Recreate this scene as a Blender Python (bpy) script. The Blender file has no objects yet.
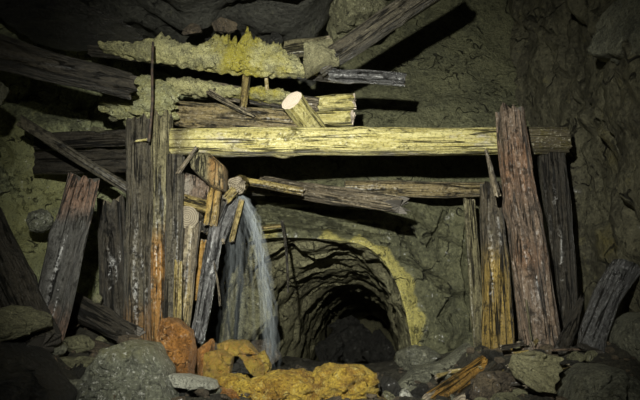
import bpy, bmesh, math, random
from mathutils import Vector, Matrix, noise

C = bpy.context.scene.collection
F = 498.0                      # focal length in pixels of the 640 x 400 frame
CAM = Vector((0, 0, 0.75))
PITCH = math.radians(12.5)
ct, st = math.cos(PITCH), math.sin(PITCH)


def at(px, py, d):
    """world point seen at pixel px,py whose distance along +Y is d"""
    x, y = (px - 320) / F, (200 - py) / F
    v = Vector((x, ct - y * st, st + y * ct))
    return CAM + v * (d / v.y)


def smooth(a, b, x):
    t = max(0.0, min(1.0, (x - a) / (b - a)))
    return t * t * (3 - 2 * t)


def fbm(p, o=4):
    return noise.fractal(p, 1.0, 2.0, o)


def facet(p, s, amp, tilt):
    """blocky fracture relief: height and distance to the block's edge"""
    q = Vector((p[0] * s[0], p[1] * s[1], p[2] * s[2]))
    d, pts = noise.voronoi(q)
    c = pts[0]
    r = noise.cell_vector(c * 31.7)
    e = q - c
    ed = d[1] - d[0]
    h = ((r.x - .35) * amp + tilt * ((r.y - .5) * (e.x + e.y) + (r.z - .5) * e.z)) * smooth(0, .22, ed)
    return h, ed


# ---------------------------------------------------------------- materials
def nodes(name):
    m = bpy.data.materials.new(name)
    m.use_nodes = True
    nt = m.node_tree
    nt.nodes.clear()
    out = nt.nodes.new('ShaderNodeOutputMaterial')
    b = nt.nodes.new('ShaderNodeBsdfPrincipled')
    nt.links.new(b.outputs[0], out.inputs[0])
    return m, nt, b, out


def N(nt, t, **kw):
    n = nt.nodes.new(t)
    for k, v in kw.items():
        if hasattr(n, k):
            setattr(n, k, v)
        else:
            n.inputs[k.replace('_', ' ')].default_value = v
    return n


def coords(nt, scale):
    tc = nt.nodes.new('ShaderNodeTexCoord')
    oi = nt.nodes.new('ShaderNodeObjectInfo')
    mul = N(nt, 'ShaderNodeMath', operation='MULTIPLY')
    mul.inputs[1].default_value = 37.0
    nt.links.new(oi.outputs['Random'], mul.inputs[0])
    add = N(nt, 'ShaderNodeVectorMath', operation='ADD')
    nt.links.new(tc.outputs['Object'], add.inputs[0])
    nt.links.new(mul.outputs[0], add.inputs[1])
    mp = nt.nodes.new('ShaderNodeMapping')
    mp.inputs['Scale'].default_value = scale
    nt.links.new(add.outputs[0], mp.inputs[0])
    return mp.outputs[0]


def nz(nt, vec, scale, detail=5, rough=.6):
    n = N(nt, 'ShaderNodeTexNoise')
    n.inputs['Scale'].default_value = scale
    n.inputs['Detail'].default_value = detail
    n.inputs['Roughness'].default_value = rough
    nt.links.new(vec, n.inputs['Vector'])
    return n.outputs['Fac']


def ramp(nt, fac, a, b):
    r = N(nt, 'ShaderNodeMapRange')
    r.interpolation_type = 'SMOOTHSTEP'
    r.inputs['From Min'].default_value = a
    r.inputs['From Max'].default_value = b
    nt.links.new(fac, r.inputs['Value'])
    return r.outputs[0]


def mix(nt, fac, a, b):
    m = N(nt, 'ShaderNodeMix', data_type='RGBA')
    if isinstance(fac, float):
        m.inputs[0].default_value = fac
    else:
        nt.links.new(fac, m.inputs[0])
    for k, v in ((6, a), (7, b)):
        if isinstance(v, tuple):
            m.inputs[k].default_value = (*v, 1)
        else:
            nt.links.new(v, m.inputs[k])
    return m.outputs[2]


def stain_fac(nt, n, soft=.3):
    """where the mesh says a stain is, broken up by noise"""
    a = N(nt, 'ShaderNodeAttribute', attribute_name='stain')
    add = N(nt, 'ShaderNodeMath', operation='ADD')
    nt.links.new(a.outputs['Fac'], add.inputs[0])
    nt.links.new(n, add.inputs[1])
    return ramp(nt, add.outputs[0], 1.0 - soft, 1.0 + soft)


def bump(nt, b, h, strength, dist):
    bp = N(nt, 'ShaderNodeBump')
    bp.inputs['Strength'].default_value = strength
    bp.inputs['Distance'].default_value = dist
    nt.links.new(h, bp.inputs['Height'])
    nt.links.new(bp.outputs[0], b.inputs['Normal'])


def lines(nt, n, mid, w):
    """thin wandering lines where a noise crosses a level"""
    d = N(nt, 'ShaderNodeMath', operation='SUBTRACT')
    nt.links.new(n, d.inputs[0])
    d.inputs[1].default_value = mid
    ab = N(nt, 'ShaderNodeMath', operation='ABSOLUTE')
    nt.links.new(d.outputs[0], ab.inputs[0])
    return ramp(nt, ab.outputs[0], w, w * .25)


def mul(nt, a, b):
    n = N(nt, 'ShaderNodeMath', operation='MULTIPLY')
    nt.links.new(a, n.inputs[0])
    if isinstance(b, float):
        n.inputs[1].default_value = b
    else:
        nt.links.new(b, n.inputs[1])
    return n.outputs[0]


def wood(name, a, b_, patch, stain=None, patch_lo=.52, rough=.7, spec=.3, wet=0.0, lime=None):
    m, nt, b, out = nodes(name)
    v = coords(nt, (1, 1, .07))
    v2 = coords(nt, (1, 1, .40))
    v3 = coords(nt, (1, 1, .75))
    g = nz(nt, v, 48, 7, .72)
    g2 = nz(nt, v, 150, 4, .7)
    p = nz(nt, v2, 8, 7, .68)
    col = mix(nt, ramp(nt, g, .36, .62), b_, a)
    col = mix(nt, ramp(nt, p, patch_lo, patch_lo + .12), col, patch)
    p3 = nz(nt, v3, 17, 7, .72)
    p4 = nz(nt, v3, 70, 5, .75)
    dk = tuple(c * .28 for c in b_)
    if stain:
        s = stain_fac(nt, nz(nt, v2, 12, 7, .78), .42)
        col = mix(nt, s, col, mix(nt, ramp(nt, g, .34, .62), tuple(c * .35 for c in stain), stain))
    # rot and dirt lie over the wood in blotches
    col = mix(nt, mul(nt, ramp(nt, p3, .53, .64), .85), col, dk)
    lm = lime or tuple(min(.8, c * 1.7) for c in a)
    col = mix(nt, mul(nt, ramp(nt, p4, .57, .66), .6), col, lm)
    col = mix(nt, mul(nt, ramp(nt, p4, .47, .38), .7), col, dk)
    # drying cracks that run with the grain
    vl = coords(nt, (1, 1, .035))
    ck = mul(nt, lines(nt, nz(nt, vl, 26, 3, .5), .5, .035), ramp(nt, p, .40, .52))
    col = mix(nt, ck, col, tuple(c * .15 for c in b_))
    nt.links.new(col, b.inputs['Base Color'])
    rr = N(nt, 'ShaderNodeMapRange')
    rr.inputs['From Min'].default_value = .40
    rr.inputs['From Max'].default_value = .58
    rr.inputs['To Min'].default_value = max(.12, rough - wet)
    rr.inputs['To Max'].default_value = rough
    nt.links.new(p, rr.inputs['Value'])
    nt.links.new(rr.outputs[0], b.inputs['Roughness'])
    b.inputs['Specular IOR Level'].default_value = spec
    b.inputs['Coat Roughness'].default_value = .32
    nt.links.new(mul(nt, ramp(nt, p4, .46, .56), min(1.0, wet * 1.1)), b.inputs['Coat Weight'])
    h = N(nt, 'ShaderNodeMath', operation='ADD')
    nt.links.new(g, h.inputs[0])
    nt.links.new(mul(nt, g2, .5), h.inputs[1])
    h1 = N(nt, 'ShaderNodeMath', operation='ADD')
    nt.links.new(h.outputs[0], h1.inputs[0])
    nt.links.new(mul(nt, p3, 1.2), h1.inputs[1])
    h2 = N(nt, 'ShaderNodeMath', operation='SUBTRACT')
    nt.links.new(h1.outputs[0], h2.inputs[0])
    nt.links.new(ck, h2.inputs[1])
    bump(nt, b, h2.outputs[0], 1.0, .026)
    return m


def endgrain(name, a, b_):
    m, nt, b, out = nodes(name)
    v = coords(nt, (1, 1, 1))
    w = N(nt, 'ShaderNodeTexWave', wave_type='RINGS', rings_direction='Z')
    w.inputs['Scale'].default_value = 28
    w.inputs['Distortion'].default_value = 3.0
    tc = nt.nodes.new('ShaderNodeTexCoord')
    nt.links.new(tc.outputs['Object'], w.inputs[0])
    col = mix(nt, w.outputs['Fac'], b_, a)
    col = mix(nt, ramp(nt, nz(nt, v, 20), .5, .7), col, b_)
    nt.links.new(col, b.inputs['Base Color'])
    b.inputs['Roughness'].default_value = .8
    bump(nt, b, w.outputs['Fac'], .3, .004)
    return m


def stone(name, a, b_, c, stain=None, scale=4.0, rough=.75, spec=.35, bmp=.8, c_lo=.55, wet=.25, speck=None, soft=.25):
    m, nt, b, out = nodes(name)
    v = coords(nt, (1, 1, 1))
    n1 = nz(nt, v, scale, 7, .65)
    n2 = nz(nt, v, scale * 3.7, 7, .72)
    n3 = nz(nt, v, scale * 13, 5, .75)
    col = mix(nt, ramp(nt, n1, .38, .62), b_, a)
    col = mix(nt, ramp(nt, n2, c_lo, c_lo + .12), col, c)
    dk = tuple(x * .3 for x in b_)
    if stain:
        s = stain_fac(nt, nz(nt, v, scale * 2.3, 7, .75), soft)
        col = mix(nt, s, col, mix(nt, ramp(nt, n3, .38, .62), tuple(x * .45 for x in stain), stain))
    col = mix(nt, mul(nt, ramp(nt, n3, .53, .63), .8), col, dk)
    col = mix(nt, mul(nt, ramp(nt, n3, .46, .37), .55), col, tuple(min(.85, x * 1.75) for x in a))
    n4 = nz(nt, v, scale * 5.5, 6, .75)
    col = mix(nt, mul(nt, ramp(nt, n4, .55, .64), .7), col, dk)
    ck = mul(nt, lines(nt, nz(nt, v, scale * .8, 3, .45), .5, .008), ramp(nt, n2, .45, .58))
    col = mix(nt, ck, col, dk)
    if speck:
        col = mix(nt, ramp(nt, nz(nt, v, scale * 7, 6, .8), .56, .62), col, speck)
    nt.links.new(col, b.inputs['Base Color'])
    rr = N(nt, 'ShaderNodeMapRange')
    rr.inputs['From Min'].default_value = .38
    rr.inputs['From Max'].default_value = .6
    rr.inputs['To Min'].default_value = max(.15, rough - wet)
    rr.inputs['To Max'].default_value = rough
    nt.links.new(n2, rr.inputs['Value'])
    nt.links.new(rr.outputs[0], b.inputs['Roughness'])
    b.inputs['Specular IOR Level'].default_value = spec
    b.inputs['Coat Roughness'].default_value = .25
    nt.links.new(mul(nt, ramp(nt, n3, .47, .58), wet * .7), b.inputs['Coat Weight'])
    h = N(nt, 'ShaderNodeMath', operation='MULTIPLY_ADD')
    h.inputs[1].default_value = .35
    nt.links.new(n3, h.inputs[0])
    nt.links.new(n2, h.inputs[2])
    h2 = N(nt, 'ShaderNodeMath', operation='SUBTRACT')
    nt.links.new(h.outputs[0], h2.inputs[0])
    nt.links.new(ck, h2.inputs[1])
    bump(nt, b, h2.outputs[0], 1.0, .055)
    return m


W = {
    'pale': wood('pale_yellow_timber', (.66, .60, .27), (.42, .36, .11), (.46, .42, .33), (.12, .10, .065), .55, .55, .5, .25, (.85, .82, .62)),
    'bark': wood('red_brown_timber', (.215, .155, .11), (.085, .064, .05), (.25, .22, .18), (.30, .125, .045), .55, .6, .45, .25, (.45, .40, .36)),
    'grey': wood('grey_timber', (.10, .088, .062), (.040, .035, .026), (.13, .115, .075), (.30, .15, .04), .57, .55, .45, .25),
    'lean': wood('brown_topped_timber', (.10, .098, .092), (.05, .048, .044), (.14, .14, .135), (.26, .16, .11), .57, .55, .45, .25),
    'dark': wood('dark_timber', (.052, .045, .034), (.02, .018, .015), (.085, .072, .05), (.17, .11, .05), .58, .55, .45, .25),
    'wet': wood('wet_dark_timber', (.12, .12, .12), (.04, .04, .042), (.20, .19, .19), (.2, .19, .17), .56, .42, .8, .25, (.4, .4, .42)),
    'foot': wood('yellow_footed_timber', (.12, .10, .07), (.045, .038, .028), (.16, .14, .09), (.38, .26, .065), .56, .55, .4, .25),
    'ochre': wood('ochre_stained_timber', (.30, .235, .085), (.12, .09, .04), (.40, .31, .09), (.44, .23, .04), .55, .55, .4, .25),
    'olive': wood('olive_timber', (.20, .18, .10), (.085, .075, .045), (.30, .27, .16), (.32, .16, .042), .54, .65, .35, .25),
    'brown': wood('weathered_brown_timber', (.22, .18, .12), (.085, .07, .05), (.34, .29, .19), (.40, .31, .12), .54, .6, .45, .25, (.5, .47, .4)),
}
EG = {
    'pale': endgrain('pale_end_grain', (.72, .62, .52), (.5, .42, .33)),
    'brown': endgrain('brown_end_grain', (.24, .205, .145), (.085, .07, .05)),
    'dark': endgrain('dark_end_grain', (.10, .09, .075), (.05, .045, .04)),
}
R = {
    'wall': stone('olive_grey_rock', (.135, .135, .076), (.085, .087, .052), (.17, .17, .10), (.58, .52, .17), 3.0, .7, .35, .8, .56),
    'wall_right': stone('dark_grey_rock', (.10, .094, .060), (.06, .056, .038), (.125, .115, .06), (.20, .17, .06), 2.6, .75, .3, .9, .56),
    'wall_left': stone('mossy_rock', (.34, .36, .20), (.17, .18, .115), (.42, .42, .21), (.52, .52, .24), 4.0, .75, .3, 1.0, .54),
    'tunnel': stone('tunnel_rock', (.23, .22, .13), (.14, .13, .08), (.28, .26, .14), (.46, .43, .17), 3.2, .7, .35, .8, .56),
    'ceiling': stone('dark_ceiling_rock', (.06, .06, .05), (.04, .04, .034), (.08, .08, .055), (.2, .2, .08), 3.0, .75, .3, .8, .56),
    'ground': stone('dark_rubble_ground', (.07, .065, .048), (.035, .033, .027), (.11, .10, .065), (.42, .26, .05), 9.0, .7, .35, 1.0, .54),
    'grey': stone('grey_green_stone', (.21, .21, .155), (.11, .112, .085), (.28, .28, .205), None, 7.0, .7, .35, .9, .54),
    'speck': stone('white_flecked_stone', (.24, .25, .185), (.14, .145, .115), (.20, .20, .13), (.30, .29, .15), 7.0, .65, .4, 1.0, .54, .25, (.62, .62, .56)),
    'black': stone('black_wet_stone', (.035, .034, .03), (.02, .02, .018), (.06, .055, .045), None, 8.0, .55, .4, 1.0, .56),
    'olive': stone('olive_stone', (.24, .235, .14), (.15, .145, .09), (.30, .29, .17), None, 9.0, .75, .3, .9, .54),
    'orange': stone('orange_stained_stone', (.42, .20, .055), (.20, .09, .026), (.58, .38, .20), (.48, .36, .07), 8.0, .5, .45, .9, .55, .25),
    'yellow': stone('yellow_ochre_deposit', (.50, .35, .06), (.27, .15, .028), (.55, .45, .15), (.42, .2, .03), 8.0, .6, .4, 1.0, .54),
    'crust': stone('pale_yellow_crust', (.58, .55, .27), (.27, .26, .15), (.66, .62, .32), (.62, .54, .08), 9.0, .85, .2, 1.0, .54),
    'crustgreen': stone('pale_green_crust', (.48, .49, .29), (.22, .22, .14), (.58, .58, .36), (.52, .48, .16), 9.0, .85, .2, 1.0, .54),
    'brownrock': stone('brown_stone', (.15, .12, .08), (.08, .065, .05), (.2, .15, .09), None, 9.0, .7, .35, 1.0, .54),
    'fan': stone('ridged_olive_stone', (.36, .34, .20), (.25, .235, .135), (.42, .40, .26), None, 9.0, .7, .35, 1.0, .56),
    'white': stone('whitish_stone', (.5, .5, .42), (.36, .36, .3), (.6, .58, .5), None, 9.0, .7, .35, .8, .54),
}
mI, nt, b, _ = nodes('rusty_iron')
v = coords(nt, (1, 1, 1))
nt.links.new(mix(nt, ramp(nt, nz(nt, v, 30), .4, .6), (.03, .025, .022), (.075, .05, .035)), b.inputs['Base Color'])
b.inputs['Roughness'].default_value = .7
b.inputs['Metallic'].default_value = .4
IRON = mI


# ---------------------------------------------------------------- object helpers
def tag(o, label=None, cat=None, group=None, kind=None):
    for k, val in (('label', label), ('category', cat), ('group', group), ('kind', kind)):
        if val:
            o[k] = val
    return o


def link(name, verts, faces, mats, parent=None, smooth_=True, matidx=None, stain=None, loc=None, autosm=None):
    me = bpy.data.meshes.new(name)
    me.from_pydata([tuple(p) for p in verts], [], faces)
    for m in mats:
        me.materials.append(m)
    if matidx:
        me.polygons.foreach_set('material_index', matidx)
    me.polygons.foreach_set('use_smooth', [smooth_] * len(faces))
    at_ = me.attributes.new('stain', 'FLOAT', 'POINT')
    at_.data.foreach_set('value', stain if stain else [0.0] * len(verts))
    me.update()
    if autosm:
        me.set_sharp_from_angle(angle=math.radians(autosm))
    o = bpy.data.objects.new(name, me)
    C.objects.link(o)
    if loc is not None:
        o.location = loc
    if parent:
        o.parent = parent
    return o


def frame(p0, p1, roll=0.0):
    z = (p1 - p0).normalized()
    ref = Vector((0, 1, 0)) if abs(z.y) < .9 else Vector((0, 0, 1))
    x = ref.cross(z).normalized()
    y = z.cross(x)
    M = Matrix((x, y, z)).transposed().to_4x4() @ Matrix.Rotation(roll, 4, 'Z')
    M.translation = p0
    return M


def log_mesh(L, r0, r1, seed, sides=30, sq=2.0, aspect=1.0, lump=.10, groove=.05, jag0=.02, jag1=.02,
             bend=0.0, rings=None, stain=None, knots=2, taper_tip=0.0):
    rng = random.Random(seed)
    off = Vector((rng.uniform(-50, 50), rng.uniform(-50, 50), rng.uniform(-50, 50)))
    nr = rings or max(14, min(70, int(L / .022)))
    bd = rng.uniform(0, 6.28)
    kn = [(rng.uniform(.15, .85) * L, rng.uniform(0, 6.28), rng.uniform(.12, .25)) for _ in range(knots)]
    V, Fc, mi, S = [], [], [], []
    for i in range(nr + 1):
        t = i / nr
        rad = r0 + (r1 - r0) * t
        cx = bend * math.sin(math.pi * t) * math.cos(bd) + .02 * r0 * 8 * noise.noise(off + Vector((t * 3, 0, 0)))
        cy = bend * math.sin(math.pi * t) * math.sin(bd) + .02 * r0 * 8 * noise.noise(off + Vector((0, t * 3, 7)))
        for j in range(sides):
            a = 2 * math.pi * j / sides
            c, s = math.cos(a), math.sin(a)
            k = 1.0 / ((abs(c) ** sq + abs(s) ** sq) ** (1 / sq))
            z = t * L
            q = Vector((c * 1.3, s * 1.3, z * 2.2)) + off
            g = Vector((c * 5.0, s * 5.0, z * 1.1)) + off
            f = 1 + lump * 1.15 * fbm(q, 3) + groove * 1.6 * (fbm(g, 3) - .6 * max(0, noise.noise(g * 1.7) - .15) * 2)
            for kz, ka, kh in kn:
                da = (a - ka + math.pi) % (2 * math.pi) - math.pi
                f += kh * math.exp(-((z - kz) / (r0 * .7)) ** 2 - (da / .45) ** 2)
            if taper_tip:
                f *= 1 - taper_tip * smooth(.35, 1, t) * (.5 + .5 * math.cos(a - 1.0))
            x_, y_ = c * k * rad * f, s * k * rad * f * aspect
            jn = noise.noise(Vector((c * 2.2, s * 2.2, 3)) + off) + .7 * noise.noise(Vector((c * 6, s * 6, 9)) + off)
            z += (1 - smooth(0, .12, t)) * jag0 * jn + smooth(.88, 1, t) * jag1 * jn
            V.append((x_ + cx, y_ + cy, z))
            S.append(stain(t, a) if stain else 0.0)
    for i in range(nr):
        for j in range(sides):
            j2 = (j + 1) % sides
            Fc.append((i * sides + j, i * sides + j2, (i + 1) * sides + j2, (i + 1) * sides + j))
            mi.append(0)
    for end in (0, 1):
        base = 0 if end == 0 else nr * sides
        prev = [base + j for j in range(sides)]
        cen = sum((Vector(V[k]) for k in prev), Vector()) / sides
        for rr in (.94, .6, .25):
            cur = []
            for j in range(sides):
                p = Vector(V[base + j])
                q = cen + (p - cen) * rr
                q.z = cen.z + (p.z - cen.z) * rr + (1 if end else -1) * (.05 * r0 * (1 - rr) + .06 * r0 * noise.noise(q * 40 + off))
                cur.append(len(V))
                V.append(tuple(q))
                S.append(0.0)
            for j in range(sides):
                j2 = (j + 1) % sides
                f = (prev[j], cur[j], cur[j2], prev[j2]) if end else (prev[j2], cur[j2], cur[j], prev[j])
                Fc.append(tuple(reversed(f)))
                mi.append(1)
            prev = cur
        V.append(tuple(cen))
        S.append(0.0)
        k = len(V) - 1
        for j in range(sides):
            j2 = (j + 1) % sides
            Fc.append((prev[j], prev[j2], k) if end else (prev[j2], prev[j], k))
            mi.append(1)
    return V, Fc, mi, S


NS = [100]


def timber(name, label, cat, a, b_, w0, w1, mat, eg='brown', group=None, parent=None, roll=0.0, **kw):
    """a length of wood from pixel point a=(px,py,depth) to b; w = width in pixels at each end"""
    NS[0] += 1
    p0, p1 = at(*a), at(*b_)
    d0, d1 = a[2] / F, b_[2] / F
    V, Fc, mi, S = log_mesh((p1 - p0).length, w0 * d0 / 2, w1 * d1 / 2, NS[0], **kw)
    o = link(name, V, Fc, [W[mat] if isinstance(mat, str) else mat, EG[eg]], None, True, mi, S, autosm=50)
    M = frame(p0, p1, roll)
    o.matrix_world = M
    if parent:
        o.parent = parent
        o.matrix_parent_inverse = parent.matrix_world.inverted()
    return tag(o, label, cat, group)


def rock_mesh(dims, seed, sub=5, planes=13, rough=.06, sharp=.8, detail=2.2):
    rng = random.Random(seed)
    off = Vector((rng.uniform(-50, 50), rng.uniform(-50, 50), rng.uniform(-50, 50)))
    pl = []
    for _ in range(planes):
        n = Vector((rng.gauss(0, 1), rng.gauss(0, 1), rng.gauss(0, 1))).normalized()
        pl.append((n, rng.uniform(.46, .88)))
    bm = bmesh.new()
    bmesh.ops.create_icosphere(bm, subdivisions=sub, radius=1)
    V = []
    for vv in bm.verts:
        d = vv.co.normalized()
        r = 1.0
        for n, h in pl:
            k = d.dot(n)
            if k > .05:
                r = min(r, h / k)
        r = r * sharp + (1 - sharp) * .82
        hh, ee = facet(d + off, (2.1, 2.1, 2.1), .20, .22)
        r += hh * rough * 6
        r *= 1 + rough * fbm(d * detail + off, 4) + rough * .35 * fbm(d * detail * 4 + off, 3)
        V.append(Vector((d.x * r * dims[0], d.y * r * dims[1], d.z * r * dims[2])) * 1.18)
    Fc = [tuple(x.index for x in f.verts) for f in bm.faces]
    bm.free()
    return V, Fc


ROCKN = [500]


def rock(label, px, py, d, w, h, mat, name='rock', cat='rock', group='stones of the rubble pile', dep=None, roll=0.0, yaw=0.0,
         sub=5, planes=11, rough=.075, sharp=.95, seed=None, stain=None, detail=2.2):
    ROCKN[0] += 1
    c = at(px, py, d)
    sx, sz = w * d / F / 2, h * d / F / 2
    sy = dep if dep else (sx + sz) / 2
    V, Fc = rock_mesh((sx, sy, sz), seed or ROCKN[0], sub, planes, rough, sharp, detail)
    S = [stain(v) for v in V] if stain else None
    o = link(name, V, Fc, [R[mat]], None, True, None, S, autosm=38)
    o.location = c
    o.rotation_euler = (0, roll, yaw)
    return tag(o, label, cat, group)


def slab(label, pts, d, mat, thick=.12, name='rock', cat='rock', group='stones of the rubble pile', tilt=.4, flat=4.0, rough=1.7, stain=None,
         ridges=None, seed=None):
    """an angular block with its own outline (pixels at depth d), a broken front and back and real thickness; tilt leans its face back"""
    ROCKN[0] += 1
    off = Vector((ROCKN[0] * 3.1, 7, seed or 0))
    n = len(pts)
    cx, cy = sum(p[0] for p in pts) / n, sum(p[1] for p in pts) / n
    c = at(cx, cy, d)
    ring = []
    per = 14
    for i in range(n):
        a, b_ = pts[i], pts[(i + 1) % n]
        for k in range(per):
            t = k / per
            p = at(a[0] + (b_[0] - a[0]) * t, a[1] + (b_[1] - a[1]) * t, d) - c
            ring.append(p)
    for _ in range(1):
        ring = [(ring[i - 1] + 2 * ring[i] + ring[(i + 1) % len(ring)]) / 4 for i in range(len(ring))]
    M = len(ring)
    prof = [(0, 1), (.12, 1), (.25, 1), (.4, 1), (.55, 1), (.68, 1), (.8, 1), (.88, 1), (.94, 1), (.98, .9), (1, .55), (1, 0), (1, -.5), (.97, -.85), (.9, -1), (.6, -1), (.3, -1), (0, -1)]
    V, S = [], []
    for sc_, dp in prof:
        for j in range(M):
            p = ring[j] * sc_
            y = -dp * thick / 2 * (1 - .35 * sc_ ** flat)
            q = Vector((p.x, y, p.z)) + off
            h, e = facet(q, (9, 9, 9), .05, .05)
            k = thick * 2.2 if thick < .1 else .22
            dy = (h * 1.1 + .10 * fbm(q * 9, 4) * .5) * rough * k * 3 * (1 if dp > 0 else .4)
            if ridges and dp > 0:
                an = math.atan2(p.z - ridges[1], p.x - ridges[0])
                dy += -.013 * math.sin(an * 24 + 3 * noise.noise(q * 8)) * smooth(0, .1, math.hypot(p.z - ridges[1], p.x - ridges[0]))
            o_ = Vector((p.x, 0, p.z)) * (.03 * rough * fbm(q * 14, 3))
            V.append((p.x + o_.x, y - dy + p.z * tilt, p.z + o_.z))
            S.append(stain(p) if stain else 0.0)
    Fc = []
    for i in range(len(prof) - 1):
        for j in range(M):
            j2 = (j + 1) % M
            if i == 0:
                Fc.append((i * M, (i + 1) * M + j, (i + 1) * M + j2))
            elif i == len(prof) - 2:
                Fc.append((i * M + j, (i + 1) * M, i * M + j2))
            else:
                Fc.append((i * M + j, (i + 1) * M + j, (i + 1) * M + j2, i * M + j2))
    o = link(name, V, Fc, [R[mat] if isinstance(mat, str) else mat], None, True, None, S, autosm=35)
    bm = bmesh.new()
    bm.from_mesh(o.data)
    bmesh.ops.delete(bm, geom=[v for v in bm.verts if not v.link_faces], context='VERTS')
    bmesh.ops.recalc_face_normals(bm, faces=bm.faces)
    bm.to_mesh(o.data)
    bm.free()
    o.location = c
    return tag(o, label, cat, group)


def splitbox(name, label, cat, a, b_, w, th, mat, eg='brown', group=None, parent=None, roll=0.0, jag=.03, **kw):
    """a sawn or split plank: width w px, thickness th px"""
    return timber(name, label, cat, a, b_, w, kw.pop('w1', w), mat, eg, group, parent, roll, sq=7.0, aspect=th / w, lump=.07,
                  groove=.06, jag0=jag, jag1=jag, knots=0, sides=36, **kw)


# ---------------------------------------------------------------- the setting: rock
def seg_dist(x, z, pts):
    best = 9
    for (x0, z0), (x1, z1) in zip(pts, pts[1:]):
        dx, dz = x1 - x0, z1 - z0
        t = max(0, min(1, ((x - x0) * dx + (z - z0) * dz) / (dx * dx + dz * dz + 1e-9)))
        best = min(best, math.hypot(x - x0 - t * dx, z - z0 - t * dz))
    return best


def closed_curve(keys, n):
    out, m = [], len(keys)
    for i in range(n):
        u = i / n * m
        k = int(u)
        t = u - k
        p0, p1, p2, p3 = (Vector(keys[(k + q) % m]) for q in (-1, 0, 1, 2))
        out.append(.5 * ((2 * p1) + (p2 - p0) * t + (2 * p0 - 5 * p1 + 4 * p2 - p3) * t * t + (3 * p1 - p0 - 3 * p2 + p3) * t ** 3))
    return out


DB = 3.8
mouth = [(417, 392), (414, 362), (409, 330), (403, 302), (393, 276), (380, 257), (362, 245), (335, 240), (305, 238), (272, 238),
         (246, 243), (230, 258), (224, 284), (222, 315), (221, 350), (222, 392), (270, 400), (350, 402)]
ringB = [(407, 382), (404, 350), (399, 325), (392, 302), (381, 282), (368, 270), (350, 262), (328, 260), (306, 264), (286, 273),
         (271, 288), (262, 305), (257, 325), (254, 345), (252, 365), (252, 384), (290, 388), (350, 388)]
ringC = [(403, 374), (401, 350), (397, 330), (390, 312), (381, 298), (370, 288), (356, 283), (341, 283), (328, 287), (317, 295),
         (308, 306), (302, 318), (298, 332), (295, 346), (293, 360), (293, 376), (320, 378), (360, 378)]
ringD = [(400, 368), (399, 352), (396, 338), (391, 324), (384, 312), (375, 303), (364, 299), (352, 299), (342, 302), (334, 309),
         (328, 317), (324, 326), (321, 336), (319, 348), (318, 358), (318, 369), (340, 371), (370, 371)]
ringE = [(398, 362), (397, 352), (395, 342), (391, 332), (386, 324), (379, 318), (371, 316), (363, 316), (356, 319), (351, 324),
         (347, 330), (344, 336), (342, 342), (341, 349), (341, 356), (342, 363), (355, 365), (380, 365)]
NA = 440
KEYS = [(DB, mouth), (4.5, ringB), (5.6, ringC), (7.6, ringD), (13, ringE)]
loops = [[at(p.x, p.y, d) for p in closed_curve(k, NA)] for d, k in KEYS]

jamb = [(p.x, p.z) for p in (at(358, 243, DB), at(378, 254, DB), at(391, 274, DB), at(402, 300, DB), at(408, 328, DB), at(412, 352, DB))]
roofband = [(p.x, p.z) for p in (at(318, 238, DB), at(345, 240, DB), at(362, 243, DB))]
moss = [(at(270, 232, DB), .10), (at(262, 252, DB), .10), (at(278, 258, DB), .07)]
cracks = [[(p.x, p.z) for p in (at(x, y, DB) for x, y in c)] for c in (
    [(404, 208), (414, 212), (424, 224), (438, 234), (452, 238), (462, 242)],
    [(424, 236), (436, 232), (440, 246)], [(402, 258), (420, 266), (436, 276), (446, 280)],
    [(428, 270), (444, 288), (462, 296)], [(470, 222), (466, 260), (472, 300), (476, 330)],
    [(240, 207), (262, 206), (300, 214), (340, 226)], [(238, 219), (280, 219), (330, 224), (372, 236)],
    [(396, 228), (412, 250), (420, 262)], [(446, 210), (440, 226), (428, 246)],
    [(452, 300), (440, 318), (448, 330)])]


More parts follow.
